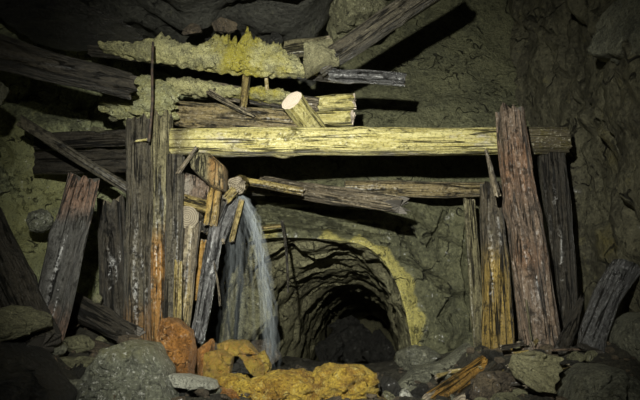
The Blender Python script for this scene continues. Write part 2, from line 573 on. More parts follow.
def back_wall():
    V, Fc, S = [], [], []
    nr = 120
    cen = at(325, 320, DB)
    x0, x1, z0, z1 = -2.7, 1.95, -.25, 3.9
    for i in range(nr + 1):
        t = (i / nr) ** 1.35
        for j in range(NA):
            m = loops[0][j]
            d = Vector((m.x - cen.x, 0, m.z - cen.z)).normalized()
            ks = []
            if d.x > 1e-6: ks.append((x1 - cen.x) / d.x)
            if d.x < -1e-6: ks.append((x0 - cen.x) / d.x)
            if d.z > 1e-6: ks.append((z1 - cen.z) / d.z)
            if d.z < -1e-6: ks.append((z0 - cen.z) / d.z)
            e = cen + d * min(ks)
            x, z = m.x + (e.x - m.x) * t, m.z + (e.z - m.z) * t
            edge = smooth(0, .03, t)
            p = Vector((x, 1.0, z))
            h, ed = facet(p, (1.5, 1, 1.3), .16, .13)
            h2, ed2 = facet(p + Vector((9, 3, 4)), (4.2, 1, 5.5), .05, .05)
            rel = 1 - .6 * smooth(.2, .7, x) * smooth(1.5, 1.9, z)
            y = DB + edge * rel * (h + h2 + .10 * fbm(p * 1.3, 3) + .03 * fbm(p * 6, 4))
            # flat bedding ledges above and left of the mouth
            bed = smooth(.75, .2, x) * smooth(1.05, 1.25, z) * smooth(1.75, 1.6, z)
            if bed > 0:
                zz = z + .10 * x + .03 * noise.noise(p * 3)
                s = (zz / .085) % 1.0
                y += bed * edge * (-.075 * (1 - s) ** .6 + .03)
            # the wall leans back towards the top of the stope
            y += .45 * smooth(1.75, 3.6, z)
            for c in cracks:
                if min(abs(x - c[0][0]), abs(x - c[-1][0])) < .6:
                    dd = seg_dist(x, z, c) + .008 * noise.noise(p * 22)
                    y += .07 * (1 - smooth(.004, .020, dd))
            dj = seg_dist(x, z, jamb) + .07 * fbm(p * 5, 4) - .045 * smooth(1.3, 1.0, z) * smooth(.55, .8, z) + .02
            y -= .05 * (1 - smooth(.03, .11, dj)) * edge
            st_ = 1.0 * (1 - smooth(.06, .15, dj))
            st_ = max(st_, .66 * (1 - smooth(.01, .06, seg_dist(x, z, roofband) + .06 * fbm(p * 6, 3))))
            for q, r in moss:
                st_ = max(st_, .72 * (1 - smooth(.3 * r, r, math.hypot(x - q.x, z - q.z))))
            V.append((x, y, z))
            S.append(st_)
    for i in range(nr):
        for j in range(NA):
            j2 = (j + 1) % NA
            Fc.append((i * NA + j, i * NA + j2, (i + 1) * NA + j2, (i + 1) * NA + j))
    return tag(link('wall_back', V, Fc, [R['wall']], stain=S, autosm=45), kind='structure')


def tunnel():
    V, Fc, S = [], [], []
    nr = 150
    for i in range(nr + 1):
        u = (i / nr) ** 1.2 * (len(KEYS) - 1)
        k = min(int(u), len(KEYS) - 2)
        t = u - k
        cen = loops[k][0] * 0
        for lp, w in ((loops[k], 1 - t), (loops[k + 1], t)):
            cen += w * sum(lp[::20], Vector()) / len(lp[::20])
        rad = (u * 3.1)
        for j in range(NA):
            p = loops[k][j].lerp(loops[k + 1][j], t)
            q = p * 1.0
            a = j / NA
            out = Vector((p.x - cen.x, 0, p.z - cen.z))
            rr = out.length
            out.normalize()
            ph = rad + .35 * noise.noise(Vector((out.x * 1.6, out.z * 1.6, u * .7))) * 2
            s = ph % 1.0
            right = smooth(.2, .7, out.x)
            step = (.036 * s ** 1.2 - .01) * (1 - .6 * right) * smooth(0, .12, u)
            h, ed = facet(q, (2.4, 1.6, 2.4), .10, .10)
            g = smooth(0, .06, u)
            p = p + out * g * (step * (.5 + rr) + h + .045 * fbm(q * 4, 4))
            st_ = .72 * (1 - smooth(.0, .2, u)) * smooth(.2, .7, out.x + .2 * out.z)
            # pale ochre patches low on the left-hand wall
            st_ = max(st_, .50 * math.exp(-((q - at(252, 315, 4.1)).length / .22) ** 2))
            V.append(tuple(p))
            S.append(st_)
    for i in range(nr):
        for j in range(NA):
            j2 = (j + 1) % NA
            Fc.append((i * NA + j2, i * NA + j, (i + 1) * NA + j, (i + 1) * NA + j2))
    base = nr * NA
    V.append(tuple(sum((Vector(V[base + j]) for j in range(NA)), Vector()) / NA))
    S.append(0)
    for j in range(NA):
        Fc.append((base + (j + 1) % NA, base + j, len(V) - 1))
    return tag(link('wall_tunnel', V, Fc, [R['tunnel']], stain=S, autosm=45), kind='structure')


def plan_wall(name, plan, z0, z1, mat, nu, nv, amp, s1, lean=0.0, stains=(), extra=None, side=1):
    """a rock wall that follows a plan line (x, y); displaced along its own normal"""
    segs = [math.hypot(b[0] - a[0], b[1] - a[1]) for a, b in zip(plan, plan[1:])]
    tot = sum(segs)
    V, Fc, S = [], [], []
    for i in range(nu + 1):
        s = tot * i / nu
        k = 0
        while k < len(segs) - 1 and s > segs[k]:
            s -= segs[k]
            k += 1
        t = s / segs[k]
        a, b = plan[k], plan[k + 1]
        bx, by = a[0] + (b[0] - a[0]) * t, a[1] + (b[1] - a[1]) * t
        nx, ny = -(b[1] - a[1]) / segs[k] * side, (b[0] - a[0]) / segs[k] * side
        for j in range(nv + 1):
            z = z0 + (z1 - z0) * j / nv
            p = Vector((bx, by, z))
            h, e = facet(p, s1, amp, amp * .9)
            h2, e2 = facet(p + Vector((5, 2, 8)), (s1[0] * 3.1, s1[1] * 3.1, s1[2] * 3.1), amp * .35, amp * .4)
            d = h + h2 + amp * .5 * fbm(p * 1.5, 3) + amp * .22 * fbm(p * 7, 4) + lean * (z - z0)
            d -= amp * .3 * (1 - smooth(.0, .06, e))
            if extra:
                d += extra(p)
            q = (bx + nx * d, by + ny * d, z)
            V.append(q)
            S.append(max([0.0] + [w * (1 - smooth(.35 * r, r, (Vector(q) - c).length)) for c, r, w in stains]))
    for i in range(nu):
        for j in range(nv):
            f = (i * (nv + 1) + j, (i + 1) * (nv + 1) + j, (i + 1) * (nv + 1) + j + 1, i * (nv + 1) + j + 1)
            Fc.append(f)
    return tag(link(name, V, Fc, [R[mat]], stain=S, autosm=45), kind='structure')


back_wall()
tunnel()
plan_wall('wall_right', [(1.35, .3), (1.45, 1.2), (1.55, 2.1), (1.66, 2.6), (1.72, 3.0), (1.70, 3.95)], -.1, 3.9, 'wall_right', 190, 170, .16,
          (1.6, 1.6, .8), 0.0, [(at(590, 240, 3.0), .35, .55), (at(600, 150, 2.9), .3, .42), (at(574, 280, 3.1), .3, .6)], side=1)
plan_wall('wall_left', [(-2.3, .4), (-2.2, 1.6), (-2.02, 2.7), (-1.72, 3.25), (-1.3, 3.6), (-1.0, 3.9)], -.1, 2.9, 'wall_left', 170, 130, .16,
          (2.0, 2.0, 2.2), -.05, [(at(22, 150, 3.1), .35, .55), (at(50, 180, 3.2), .35, .66), (at(30, 230, 3.1), .4, .66)], side=-1)


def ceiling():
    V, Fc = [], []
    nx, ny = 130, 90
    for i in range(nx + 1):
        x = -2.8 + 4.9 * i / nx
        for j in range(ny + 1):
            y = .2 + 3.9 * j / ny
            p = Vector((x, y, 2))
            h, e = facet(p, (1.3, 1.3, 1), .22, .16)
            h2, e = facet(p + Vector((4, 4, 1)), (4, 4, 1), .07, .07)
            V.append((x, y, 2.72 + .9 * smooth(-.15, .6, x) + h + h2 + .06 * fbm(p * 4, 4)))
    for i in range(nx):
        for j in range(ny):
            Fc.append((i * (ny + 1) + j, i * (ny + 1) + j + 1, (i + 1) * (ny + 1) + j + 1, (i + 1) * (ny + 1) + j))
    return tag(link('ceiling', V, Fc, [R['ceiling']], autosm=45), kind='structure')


ceiling()

GP = [at(*p) for p in (
    (0, 316, 2.6), (-60, 330, 2.2), (0, 420, 1.9), (100, 420, 2.0), (60, 352, 2.5), (130, 348, 2.85), (180, 372, 2.85), (250, 392, 2.75),
    (310, 384, 2.75), (310, 415, 2.2), (380, 402, 2.7), (400, 398, 3.2), (470, 372, 3.3), (490, 350, 3.0), (540, 354, 2.75), (600, 350, 2.7),
    (650, 340, 2.5), (640, 420, 1.9), (540, 412, 2.1), (450, 408, 2.4), (300, 372, 3.8), (350, 372, 3.8), (250, 374, 3.7), (470, 352, 3.7),
    (0, 304, 3.1), (100, 318, 3.1), (200, 350, 3.2), (560, 340, 3.2), (350, 369, 4.6))]
GP += [Vector((x, .8, .25)) for x in (-2, -1, 0, 1, 1.6)]


def ground_z(x, y):
    sw = sz = 0
    for g in GP:
        w = 1 / ((g.x - x) ** 2 + (g.y - y) ** 2 + .004) ** 1.5
        sw += w
        sz += w * g.z
    return sz / sw


def floor():
    V, Fc, S = [], [], []
    nx, ny = 210, 190
    o1 = [at(185, 365, 2.8), at(250, 385, 2.75), at(320, 385, 2.7), at(360, 398, 2.6)]
    for i in range(nx + 1):
        x = -2.6 + 4.6 * i / nx
        for j in range(ny + 1):
            y = .3 + 4.6 * j / ny
            p = Vector((x, y, 0))
            h, e = facet(p, (7, 7, 1), .05, .05)
            z = ground_z(x, y) + (h + .05 * fbm(p * 3.2, 4)) * (1 if y < 3.6 else .6)
            V.append((x, y, z))
            S.append(max(.85 * (1 - smooth(.1, .34, (Vector((q.x, q.y)) - Vector((x, y))).length)) for q in o1))
    for i in range(nx):
        for j in range(ny):
            Fc.append((i * (ny + 1) + j, (i + 1) * (ny + 1) + j, (i + 1) * (ny + 1) + j + 1, i * (ny + 1) + j + 1))
    return tag(link('floor', V, Fc, [R['ground']], stain=S, autosm=45), kind='structure')


floor()

# ---------------------------------------------------------------- timbers of the main frame
TI = 'old timbers of the mine support'
beam = timber('timber', 'long bright pale yellow squared timber across the frame, behind the tall reddish post', 'timber',
              (170, 143, 2.93), (566, 140, 2.95), 28, 27, 'pale', group=TI, sq=3.2, sides=44, lump=.05, groove=.05, rings=110, knots=4,
              stain=lambda t, a: .75 * (1 - smooth(.02, .10, t)) * smooth(.0, .03, t) + .9 * smooth(.80, .9, t))

po = timber('timber_post', 'tall reddish brown timber post with torn bark, leaning, in front of the pale beam', 'timber post',
            (541, 352, 2.72), (509, 113, 2.74), 35, 29, 'bark', 'dark', TI, sq=2.2, sides=40, lump=.09, groove=.10, jag1=.06, rings=80, knots=3,
            stain=lambda t, a: .35 * math.exp(-((t - .36) / .08) ** 2) + .42 * math.exp(-((t - .75) / .2) ** 2))
timber('splinter', None, None, (497, 196, 2.68), (486, 150, 2.66), 9, 3, 'brown', parent=po, jag1=.03, knots=0, sides=14)
timber('bark_strip', None, None, (528, 345, 2.655), (513, 262, 2.655), 7, 3, 'bark', parent=po, jag1=.03, knots=0, sides=14)
timber('bark_strip', None, None, (532, 340, 2.645), (526, 300, 2.64), 3, 2, 'olive', parent=po, jag1=.03, knots=0, sides=12)
timber('timber_post', 'yellow stained narrow post behind the left edge of the tall reddish post', 'timber post',
       (499, 350, 3.02), (491, 184, 3.0), 29, 19, 'foot', 'dark', TI, sq=3, lump=.08, groove=.09, jag1=.03,
       stain=lambda t, a: .75 * (1 - smooth(.4, .75, t)))
timber('timber_post', 'dark grey post in the shade right behind the tall reddish post', 'timber post',
       (566, 340, 3.0), (551, 146, 3.02), 26, 24, 'dark', 'dark', TI, sq=2.6, lump=.1, groove=.1, jag1=.04)
timber('log', 'dark wet log leaning against the right rock wall', 'log',
       (590, 350, 2.42), (626, 266, 2.5), 25, 27, 'wet', 'dark', TI, lump=.08, groove=.015, jag1=.01, jag0=.01, bend=.02, knots=1)
timber('split_wood', 'short dark wedge of split wood at the foot of the wet leaning log', 'wood piece',
       (561, 352, 2.62), (581, 300, 2.7), 17, 5, 'dark', 'dark', 'broken wood at the right foot', jag1=.05, sides=16, lump=.2)
timber('board', 'narrow greenish board standing on the rock face left of the yellow stained post', 'board',
       (480, 350, 3.45), (469, 200, 3.5), 12, 12, 'olive', group=TI, sq=6, aspect=.3, lump=.08)

# left hand posts
A1 = timber('timber_post', 'thick dark grey post on the left, beside the thin iron rod', 'timber post',
            (139, 345, 2.80), (140, 122, 2.84), 25, 25, 'grey', 'dark', TI, sq=2.2, sides=36, lump=.07, groove=.10, jag1=.05, rings=70,
            stain=lambda t, a: .55 * (1 - smooth(.05, .3, t)))
timber('splinter', None, None, (136, 141, 2.75), (147, 139.5, 2.74), 2.5, 2.2, 'pale', parent=A1, jag1=.01, knots=0, sides=10)
timber('timber_post', 'olive grey post turning orange at its foot, right against the thick dark grey post', 'timber post',
       (158, 342, 2.86), (161, 118, 2.88), 19, 21, 'olive', 'brown', TI, sq=3, sides=36, lump=.08, groove=.12, jag1=.06, rings=70,
       stain=lambda t, a: .85 * (1 - smooth(.3, .6, t)))
A3 = timber('timber_post', 'thin bluish grey squared post with nail holes under the left end of the pale beam', 'timber post',
            (172, 345, 2.84), (176, 157, 2.86), 14, 16, 'grey', 'dark', TI, sq=5, sides=32, lump=.05, groove=.05)
timber('timber_post', 'brown-topped dark post leaning in front of the mossy left wall', 'timber post',
       (43, 345, 2.42), (84, 180, 2.55), 35, 28, 'lean', 'dark', TI, sq=2.5, sides=36, lump=.10, groove=.10, jag1=.05, rings=60,
       stain=lambda t, a: .8 * smooth(.62, .85, t) + .6 * (1 - smooth(.1, .3, t)))
timber('timber_post', 'short dark post between the leaning brown-topped post and the thick grey post', 'timber post',
       (119, 320, 2.98), (112, 203, 3.0), 30, 25, 'dark', 'brown', TI, lump=.10, groove=.10, jag1=.07)
timber('log', 'big black log lying in the lower left corner against the mossy wall', 'log',
       (42, 345, 2.2), (-20, 215, 2.45), 38, 40, 'dark', 'dark', TI, lump=.10, groove=.08)
timber('log', 'dark log lying across the rubble behind the foot of the thick grey post', 'log',
       (70, 303, 2.9), (136, 338, 2.72), 26, 20, 'dark', 'dark', TI, lump=.12, groove=.08, jag1=.05)
timber('board', 'mossy plank sloping down along the left wall under the wooden lagging', 'board',
       (22, 122, 2.72), (136, 195, 2.94), 12, 9, 'grey', group=TI, sq=4, aspect=.6, lump=.14, groove=.1, jag0=.05)
for k, (y0, y1, t_, lab) in enumerate(((141, 137, 17, 'dark lagging board, the upper one behind the thick grey post'),
                                      (163, 161, 24, 'dark wide lagging board, the lower one behind the thick grey post'))):
    timber('board', lab, 'board', (36, y0, 3.06), (145, y1, 2.98), t_, t_, 'dark', 'dark', TI, sq=6, aspect=.3, lump=.05, groove=.06)

# ---------------------------------------------------------------- upper left and roof timbers
timber('log', 'thick dark log running in from the top left edge', 'log',
       (-40, 44, 2.1), (130, 86, 2.62), 42, 26, 'dark', 'dark', TI, lump=.09, groove=.06, jag1=.06)
L12 = timber('log', 'dark upper log carrying a thick lumpy yellow mineral crust', 'log',
             (92, 46, 2.98), (336, 76, 2.98), 20, 17, 'dark', 'dark', TI, lump=.12, groove=.1, rings=80)


def crust(name, parent, a, b_, prof, mat, seed, label=None, arc=(-.15, 1.15)):
    """a lumpy mineral skin over the upper side of a log: prof = list of (t, radius px down, height px up)"""
    p0, p1 = at(*a), at(*b_)
    n, m = 150, 64
    V, Fc, S = [], [], []
    ax = (p1 - p0).normalized()
    up = (Vector((0, 0, 1)) - ax * ax.z).normalized()
    si = ax.cross(up)
    off = Vector((seed, seed * .7, 3))
    for i in range(n + 1):
        t = i / n
        for (ta, da, ua), (tb, db_, ub) in zip(prof, prof[1:]):
            if ta <= t <= tb:
                f = (t - ta) / (tb - ta)
                f = f * f * (3 - 2 * f)
                dn, u = da + (db_ - da) * f, ua + (ub - ua) * f
        d = (a[2] + (b_[2] - a[2]) * t) / F
        for j in range(m):
            an = 2 * math.pi * j / m
            c, s = math.cos(an), math.sin(an)
            q0 = p0.lerp(p1, t) + (si * c + up * s) * .06
            lumpy = 1 + .75 * fbm(q0 * 11 + off, 5) + .4 * fbm(q0 * 42 + off, 3)
            if s > 0:
                r = (u * s * s + 13 * c * c) * d * max(.25, lumpy)
                V.append(p0.lerp(p1, t) + si * c * 13 * d * (.8 + .2 * lumpy) + up * abs(s) * u * d * max(.25, lumpy))
            else:
                dr = 1 + .5 * noise.noise(q0 * 30 + off)
                V.append(p0.lerp(p1, t) + si * c * 13 * d * (.8 + .2 * lumpy) + up * s * dn * d * dr)
            S.append(.9 * math.exp(-((t - .66) / .24) ** 2) * (.75 + .6 * fbm(q0 * 6, 2)))
    for i in range(n):
        for j in range(m):
            j2 = (j + 1) % m
            Fc.append((i * m + j, i * m + j2, (i + 1) * m + j2, (i + 1) * m + j))
    for base, rev in ((0, False), (n * m, True)):
        f = tuple(base + j for j in range(m))
        Fc.append(f if rev else tuple(reversed(f)))
    o = link(name, V, Fc, [R[mat]], None, True, None, S)
    if parent:
        o.parent = parent
        o.matrix_parent_inverse = parent.matrix_world.inverted()
    return tag(o, label)


crust('mineral_crust', L12, (103, 49, 2.93), (318, 74, 2.93), [(0, 3, 6), (.12, 6, 11), (.3, 8, 14), (.45, 9, 20), (.6, 10, 30), (.75, 9, 24), (.87, 6, 14), (1, 1, 2)],
      'crust', 5.3, 'lumpy yellow crust')
timber('log', 'short grey wet log end sticking out right of the pale stone slab', 'log',
       (330, 75, 2.9), (405, 80, 2.86), 15, 15, 'wet', 'brown', TI, lump=.05, groove=.015, jag1=.01)
timber('timber', 'squared dark timber rising diagonally to the top edge', 'timber',
       (318, 68, 2.88), (452, -22, 2.72), 21, 25, 'grey', 'dark', TI, sq=5, sides=36, lump=.05, groove=.05, jag0=.02)
splitbox('plank', 'dark broken plank behind the yellow crust, under the roof rock', 'board',
         (258, 53, 3.1), (330, 44, 3.06), 18, 10, 'olive', group=TI)
# second row
B2 = timber('log', 'thick brown grey log just above the left half of the pale beam', 'log',
            (166, 112, 3.08), (306, 124, 3.05), 26, 24, 'brown', 'dark', TI, lump=.13, groove=.12, jag0=.07, rings=60, sides=36,
            stain=lambda t, a: .45)
Bs = timber('timber', 'split timber with a pale crusted top between the yellow crust and the brown grey log', 'timber',
            (178, 86, 3.14), (318, 106, 3.14), 15, 15, 'brown', 'brown', TI, sq=5, sides=36, lump=.08, groove=.08)
crust('mineral_crust', Bs, (170, 85, 3.08), (304, 101, 3.06), [(0, 9, 8), (.3, 8, 8), (.5, 4, 5), (.7, 5, 7), (.85, 5, 7), (1, 2, 3)], 'crust', 9.1, 'pale yellow crust')
timber('timber', 'short split timber with two pale end blocks right of the stub log', 'timber',
       (300, 106, 3.2), (354, 101, 3.1), 13, 15, 'pale', 'pale', TI, sq=6, lump=.07, groove=.07, jag1=.02)
timber('timber', 'lower pale block of wood under the short split timber', 'timber',
       (306, 119, 3.2), (353, 118, 3.08), 12, 14, 'pale', 'pale', TI, sq=6, lump=.07, groove=.07, jag1=.02)
timber('log', 'stub log pointing at the viewer with a pale sawn end', 'log',
       (291, 101, 2.88), (330, 148, 3.25), 25, 22, 'pale', 'pale', TI, lump=.05, groove=.05, jag0=.0, jag1=.0)
timber('branch', 'thin grey branch lying across the brown grey log', 'branch',
       (209, 91, 2.98), (254, 116, 2.95), 7, 4, 'brown', group='thin sticks', bend=.015, sides=14, rings=24)
splitbox('lath', 'short upright lath hung between the upper log and the split timber', 'lath',
         (247, 74, 2.98), (243, 108, 2.99), 8, 4, 'ochre', group='thin sticks', jag=.01)
splitbox('lath', 'small peg hanging under the yellow crust, right of the upright lath', 'lath',
         (266, 74, 2.96), (267, 92, 3.0), 4, 3, 'ochre', group='thin sticks', jag=.01)

# ---------------------------------------------------------------- timbers behind the main beam
timber('log', 'rusty brown log lying level behind the pale beam, reaching the right posts', 'log',
       (345, 188, 3.55), (484, 190, 3.5), 17, 16, 'brown', 'brown', TI, lump=.08, groove=.05, knots=5, stain=lambda t, a: .45)
timber('log', 'splintered grey brown log tapering to a torn end under the pale beam', 'log',
       (262, 184, 3.5), (398, 207, 3.02), 15, 24, 'brown', 'dark', TI, lump=.12, groove=.12, jag1=.12, rings=60, sides=36, taper_tip=.6)
splitbox('lath', 'narrow yellow lath under the left part of the pale beam', 'lath',
         (244, 181, 3.2), (303, 192, 3.2), 8, 5, 'ochre', group='thin sticks', jag=.015)
timber('log', 'dark olive log behind the narrow yellow lath', 'log',
       (236, 188, 3.45), (300, 190, 3.5), 15, 11, 'olive', 'dark', TI, lump=.1, groove=.08)

# ---------------------------------------------------------------- packed wood left of the tunnel
PK = 'packed wood left of the tunnel'
slab('six-sided squared block end with a diagonal crack, topmost of the packed wood', [(190, 160), (196, 155), (212, 156), (227, 169), (227, 194), (216, 192), (194, 172)],
     2.93, W['olive'], .22, 'wood_block', 'wood block', PK, .1, 6, .25, stain=lambda p: .55 * smooth(-.02, .05, p.x))
slab('purplish grey board under the squared block end', [(183, 172), (196, 176), (212, 188), (213, 204), (183, 197)], 2.95, W['bark'], .08, 'board', 'board', PK, .1, 6, .3)
splitbox('board', 'tan board above the round log end', 'board', (183, 200, 2.93), (211, 207, 2.92), 13, 9, 'ochre', group=PK)
timber('log', 'round pale log end sticking out of the packed wood', 'log', (187, 217, 2.9), (196, 215, 3.12), 23, 22, 'brown', 'brown', PK, lump=.04, groove=.04,
       jag0=.0, jag1=.0)
timber('log', 'slim pale brown log standing below the round log end', 'log',
       (181, 340, 2.92), (192, 222, 2.96), 14, 17, 'brown', 'brown', PK, lump=.07, groove=.05, stain=lambda t, a: .5 * smooth(.7, .3, t))
splitbox('board', 'bright orange yellow slat standing under the large block end', 'board', (210, 224, 2.9), (216, 182, 2.9), 13, 6, 'ochre', group=PK,
         stain=lambda t, a: .4)
splitbox('board', 'yellow green board at the foot of the bluish grey post', 'board', (177, 338, 2.8), (179, 262, 2.82), 8, 5, 'ochre', group=PK)
splitbox('board', 'orange stained board deep between the slim log and the wet log', 'board', (199, 300, 3.08), (204, 240, 3.08), 13, 6, 'ochre', group=PK,
         stain=lambda t, a: .7)
timber('log', 'black wet log leaning beside the falling water', 'log',
       (197, 342, 2.9), (217, 226, 2.96), 14, 16, 'wet', 'dark', PK, lump=.14, groove=.08, jag1=.05)
splitbox('board', 'bluish wet board end beside the water outlet', 'board', (219, 240, 2.94), (234, 200, 2.98), 13, 7, 'wet', group=PK)
splitbox('board', 'dark shadowed board behind the bright orange yellow slat', 'board', (206, 232, 3.0), (226, 196, 3.0), 16, 8, 'dark', group=PK)
timber('wood_block', 'brown log end at the water outlet', 'wood block', (236, 186, 2.92), (240, 184, 3.2), 19, 18, 'ochre', 'brown', PK, lump=.12, groove=.1, jag0=.03)
splitbox('board', 'yellow chip of wood under the brown log end', 'board', (226, 200, 2.9), (235, 190, 2.9), 9, 5, 'ochre', group=PK)
splitbox('board', 'pale yellow sliver standing along the falling water', 'board', (232, 240, 2.93), (242, 200, 2.95), 5, 3, 'ochre', group=PK)
splitbox('board', 'mossy yellow board at the very back of the packed wood', 'board', (160, 262, 3.02), (161, 205, 3.02), 20, 6, 'ochre', group=PK)
timber('branch', 'thin dark stick slanting across the left end of the pale beam', 'branch',
       (178, 174, 2.80), (196, 148, 2.81), 5, 4, 'brown', 'dark', 'thin sticks', sides=14, knots=0)
timber('branch', 'thin pale twig standing out of the wet log beside the water', 'branch',
       (220, 305, 2.9), (214, 262, 2.9), 2.2, 1.6, 'brown', 'dark', 'thin sticks', sides=10, knots=0, bend=.01)
timber('root', 'thin dark root hanging in front of the tunnel roof', 'root',
       (288, 292, 3.6), (282, 222, 3.62), 2.2, 3.5, 'dark', 'dark', 'thin sticks', sides=10, knots=0, bend=.03)
timber('branch', 'small yellow stick lying on the ledge above the tunnel', 'branch',
       (262, 228, 3.62), (281, 226, 3.62), 4, 4, 'ochre', 'brown', 'thin sticks', sides=12, knots=0)

# the rod
rd = bpy.data.curves.new('iron_rod', 'CURVE')
rd.dimensions = '3D'
rd.bevel_depth = .0075
rd.bevel_resolution = 3
rd.use_fill_caps = True
sp = rd.splines.new('POLY')
pts = [at(153, 42, 2.72), at(152, 70, 2.71), at(152.5, 100, 2.71), at(151, 120, 2.72), at(149, 142, 2.73)]
sp.points.add(len(pts) - 1)
for q, p in zip(sp.points, pts):
    q.co = (*p, 1)
tmp = bpy.data.objects.new('tmp', rd)
me = bpy.data.meshes.new_from_object(tmp)
bpy.data.objects.remove(tmp)
me.name = 'iron_rod'
me.materials.clear()
me.materials.append(IRON)
ro = bpy.data.objects.new('iron_rod', me)
C.objects.link(ro)
tag(ro, 'thin dark iron rod hanging in front of the thick grey left post', 'rod')

# ---------------------------------------------------------------- rocks
rock('pale mound of crusted rock hanging left of the brown grey log, behind the iron rod', 142, 103, 2.93, 84, 50, 'crustgreen', group='roof rocks', dep=.16,
     rough=.16, sharp=.6, sub=5, detail=3, stain=lambda v: .45)
slab('pale stone slab wedged under the diagonal timber', [(304, 46), (314, 40), (331, 36), (337, 52), (339, 66), (324, 68), (306, 79), (303, 66)], 2.84, 'fan', .12, group='roof rocks', tilt=.2)
rock('dark stone perched on top of the yellow crust', 190, 31, 2.97, 22, 14, 'brownrock', group='roof rocks')
rock('brown stone on the highest lump of the yellow crust', 226, 26, 2.98, 26, 13, 'brownrock', group='roof rocks')
rock('dark stone at the right end of the yellow crust', 275, 42, 2.96, 16, 20, 'black', group='roof rocks')
rock('olive rock bulge in the roof beside the diagonal timber', 350, 12, 3.3, 64, 66, 'olive', group='roof rocks', dep=.25, rough=.12, sub=5, stain=lambda v: 0)
rock('black rock in place of the dark cavity between yellow crust and olive roof bulge', 297, 16, 3.3, 56, 44, 'black', group='roof rocks', dep=.25, rough=.1)  # added black mass; its colour stands for the dark of an open cavity
rock('grey rock block jutting from the right wall in the top right corner', 642, 36, 2.2, 76, 100, 'grey', group='roof rocks', dep=.25, sharp=.98, planes=9, seed=31)
rock('long dark slab of roof rock at the top left', 70, 22, 2.75, 170, 30, 'black', group='roof rocks', dep=.3, roll=.08, sharp=.9, sub=5, rough=.12)
rock('round grey cobble lodged in the mossy left wall', 40, 221, 2.85, 21, 20, 'speck', group='roof rocks', planes=4)
rock('small dark stone at the left edge below the thick dark log', -4, 92, 2.3, 24, 40, 'grey', group='roof rocks')
for q in ((97, 132, 16, 7, 'pale chip on the upper lagging board, the left one'), (115, 122, 11, 7, 'pale chip on the upper lagging board, the right one')):
    rock(q[4], q[0], q[1] - 3, 2.98, q[2], q[3], 'olive', group='roof rocks', sub=3)

# foreground rubble, left to right
slab('large black boulder in the bottom left corner', [(-30, 338), (6, 340), (28, 352), (46, 368), (72, 396), (74, 416), (-30, 416)], 2.05, 'black', .3, tilt=.5)
rock('rounded olive boulder at the left edge above the black boulder', 12, 326, 2.08, 56, 40, 'olive', dep=.15, planes=8)
rock('small pale stone on the left edge above the olive boulder', 1, 297, 2.4, 14, 17, 'white', sub=3)
slab('flat olive slab leaning at the foot of the brown-topped post', [(38, 362), (54, 356), (78, 360), (86, 370), (80, 384), (58, 376)], 2.35, 'olive', .08, tilt=.7)
rock('pale angular stone beside the foot of the brown-topped post', 76, 344, 2.5, 34, 18, 'olive', roll=-.15)
rock('brown stone between the brown-topped post and the grey boulder', 94, 350, 2.6, 36, 22, 'brownrock', roll=.3)
rock('dark stone in the gap left of the white-flecked boulder', 82, 376, 2.3, 30, 26, 'black')
rock('small pale pebble on the dark log behind', 96, 300, 2.82, 11, 10, 'olive', sub=3)
slab('big grey boulder flecked with white at the bottom left', [(84, 390), (94, 366), (112, 348), (126, 341), (150, 344), (168, 368), (180, 396), (178, 414), (84, 414)], 2.3, 'speck', .34, tilt=.5, stain=lambda p: .6 * smooth(.0, .14, p.z))
rock('brown chip on top of the white-flecked boulder', 127, 340, 2.5, 24, 10, 'brownrock', sub=3)
slab('large orange stained rock beside the post feet', [(162, 318), (172, 318), (190, 330), (196, 350), (196, 376), (178, 378), (162, 366), (159, 340)], 2.6, 'orange', .18, tilt=.55)
rock('narrow orange brown stone right of the large orange rock', 205, 355, 2.66, 22, 36, 'orange', roll=.2)
slab('long flat greenish white slab under the orange rocks', [(168, 374), (186, 375), (216, 381), (219, 387), (196, 388), (176, 385)], 2.3, 'white', .14, tilt=.8)
rock('black stone standing in for the shadow under the greenish white slab', 200, 398, 2.4, 70, 26, 'black', dep=.14)  # added stone, its black colour stands for the shadow below the slab
slab('yellow orange stone in the middle of the orange heap', [(206, 352), (220, 349), (233, 357), (232, 372), (224, 382), (204, 378)], 2.6, 'orange', .14, tilt=.5, stain=lambda p: .6)
slab('arched orange slab over a dark hollow, below the falling water', [(217, 344), (228, 340), (246, 341), (258, 352), (266, 362), (265, 375), (257, 374), (246, 358), (230, 352), (218, 353)], 2.72, 'orange', .14, tilt=.5, stain=lambda p: .6)
rock('dark green stone in the hollow under the arched orange slab', 243, 367, 2.66, 30, 20, 'black')
rock('small orange stone at the right foot of the arched slab', 264, 366, 2.7, 14, 24, 'orange', stain=lambda v: .7)
rock('low yellow ochre mound, the middle lump of three', 282, 388, 2.5, 66, 34, 'yellow', dep=.16, rough=.14, sub=5, sharp=.7, planes=9)
rock('yellow ochre mound, the tallest lump, at the bottom centre', 334, 389, 2.5, 74, 44, 'yellow', dep=.2, rough=.12, sub=5, sharp=.7, planes=9)
rock('yellow ochre lump under the orange heap, the left of three', 240, 388, 2.5, 50, 26, 'yellow', dep=.15, rough=.14, sub=5, sharp=.7)
rock('dark orange stone at the bottom edge under the left ochre lump', 224, 398, 2.4, 40, 20, 'orange', dep=.1)
rock('small dark stone right of the tallest ochre mound', 391, 388, 2.6, 18, 20, 'black', sub=3)
rock('small whitish stone at the bottom edge right of the ochre mound', 405, 397, 2.5, 13, 16, 'white', sub=3)
slab('smooth pale talus slab sloping down from the right rock face', [(474, 344), (479, 356), (460, 372), (436, 384), (400, 394), (396, 382), (412, 368), (444, 362)], 3.0, 'grey', .16, tilt=.9, rough=.7)
rock('low grey stone at the right jamb of the tunnel', 418, 362, 3.55, 40, 26, 'grey', dep=.16)
rock('dark stone in the shadow at the bottom of the sloping slab', 420, 396, 2.55, 36, 20, 'black')
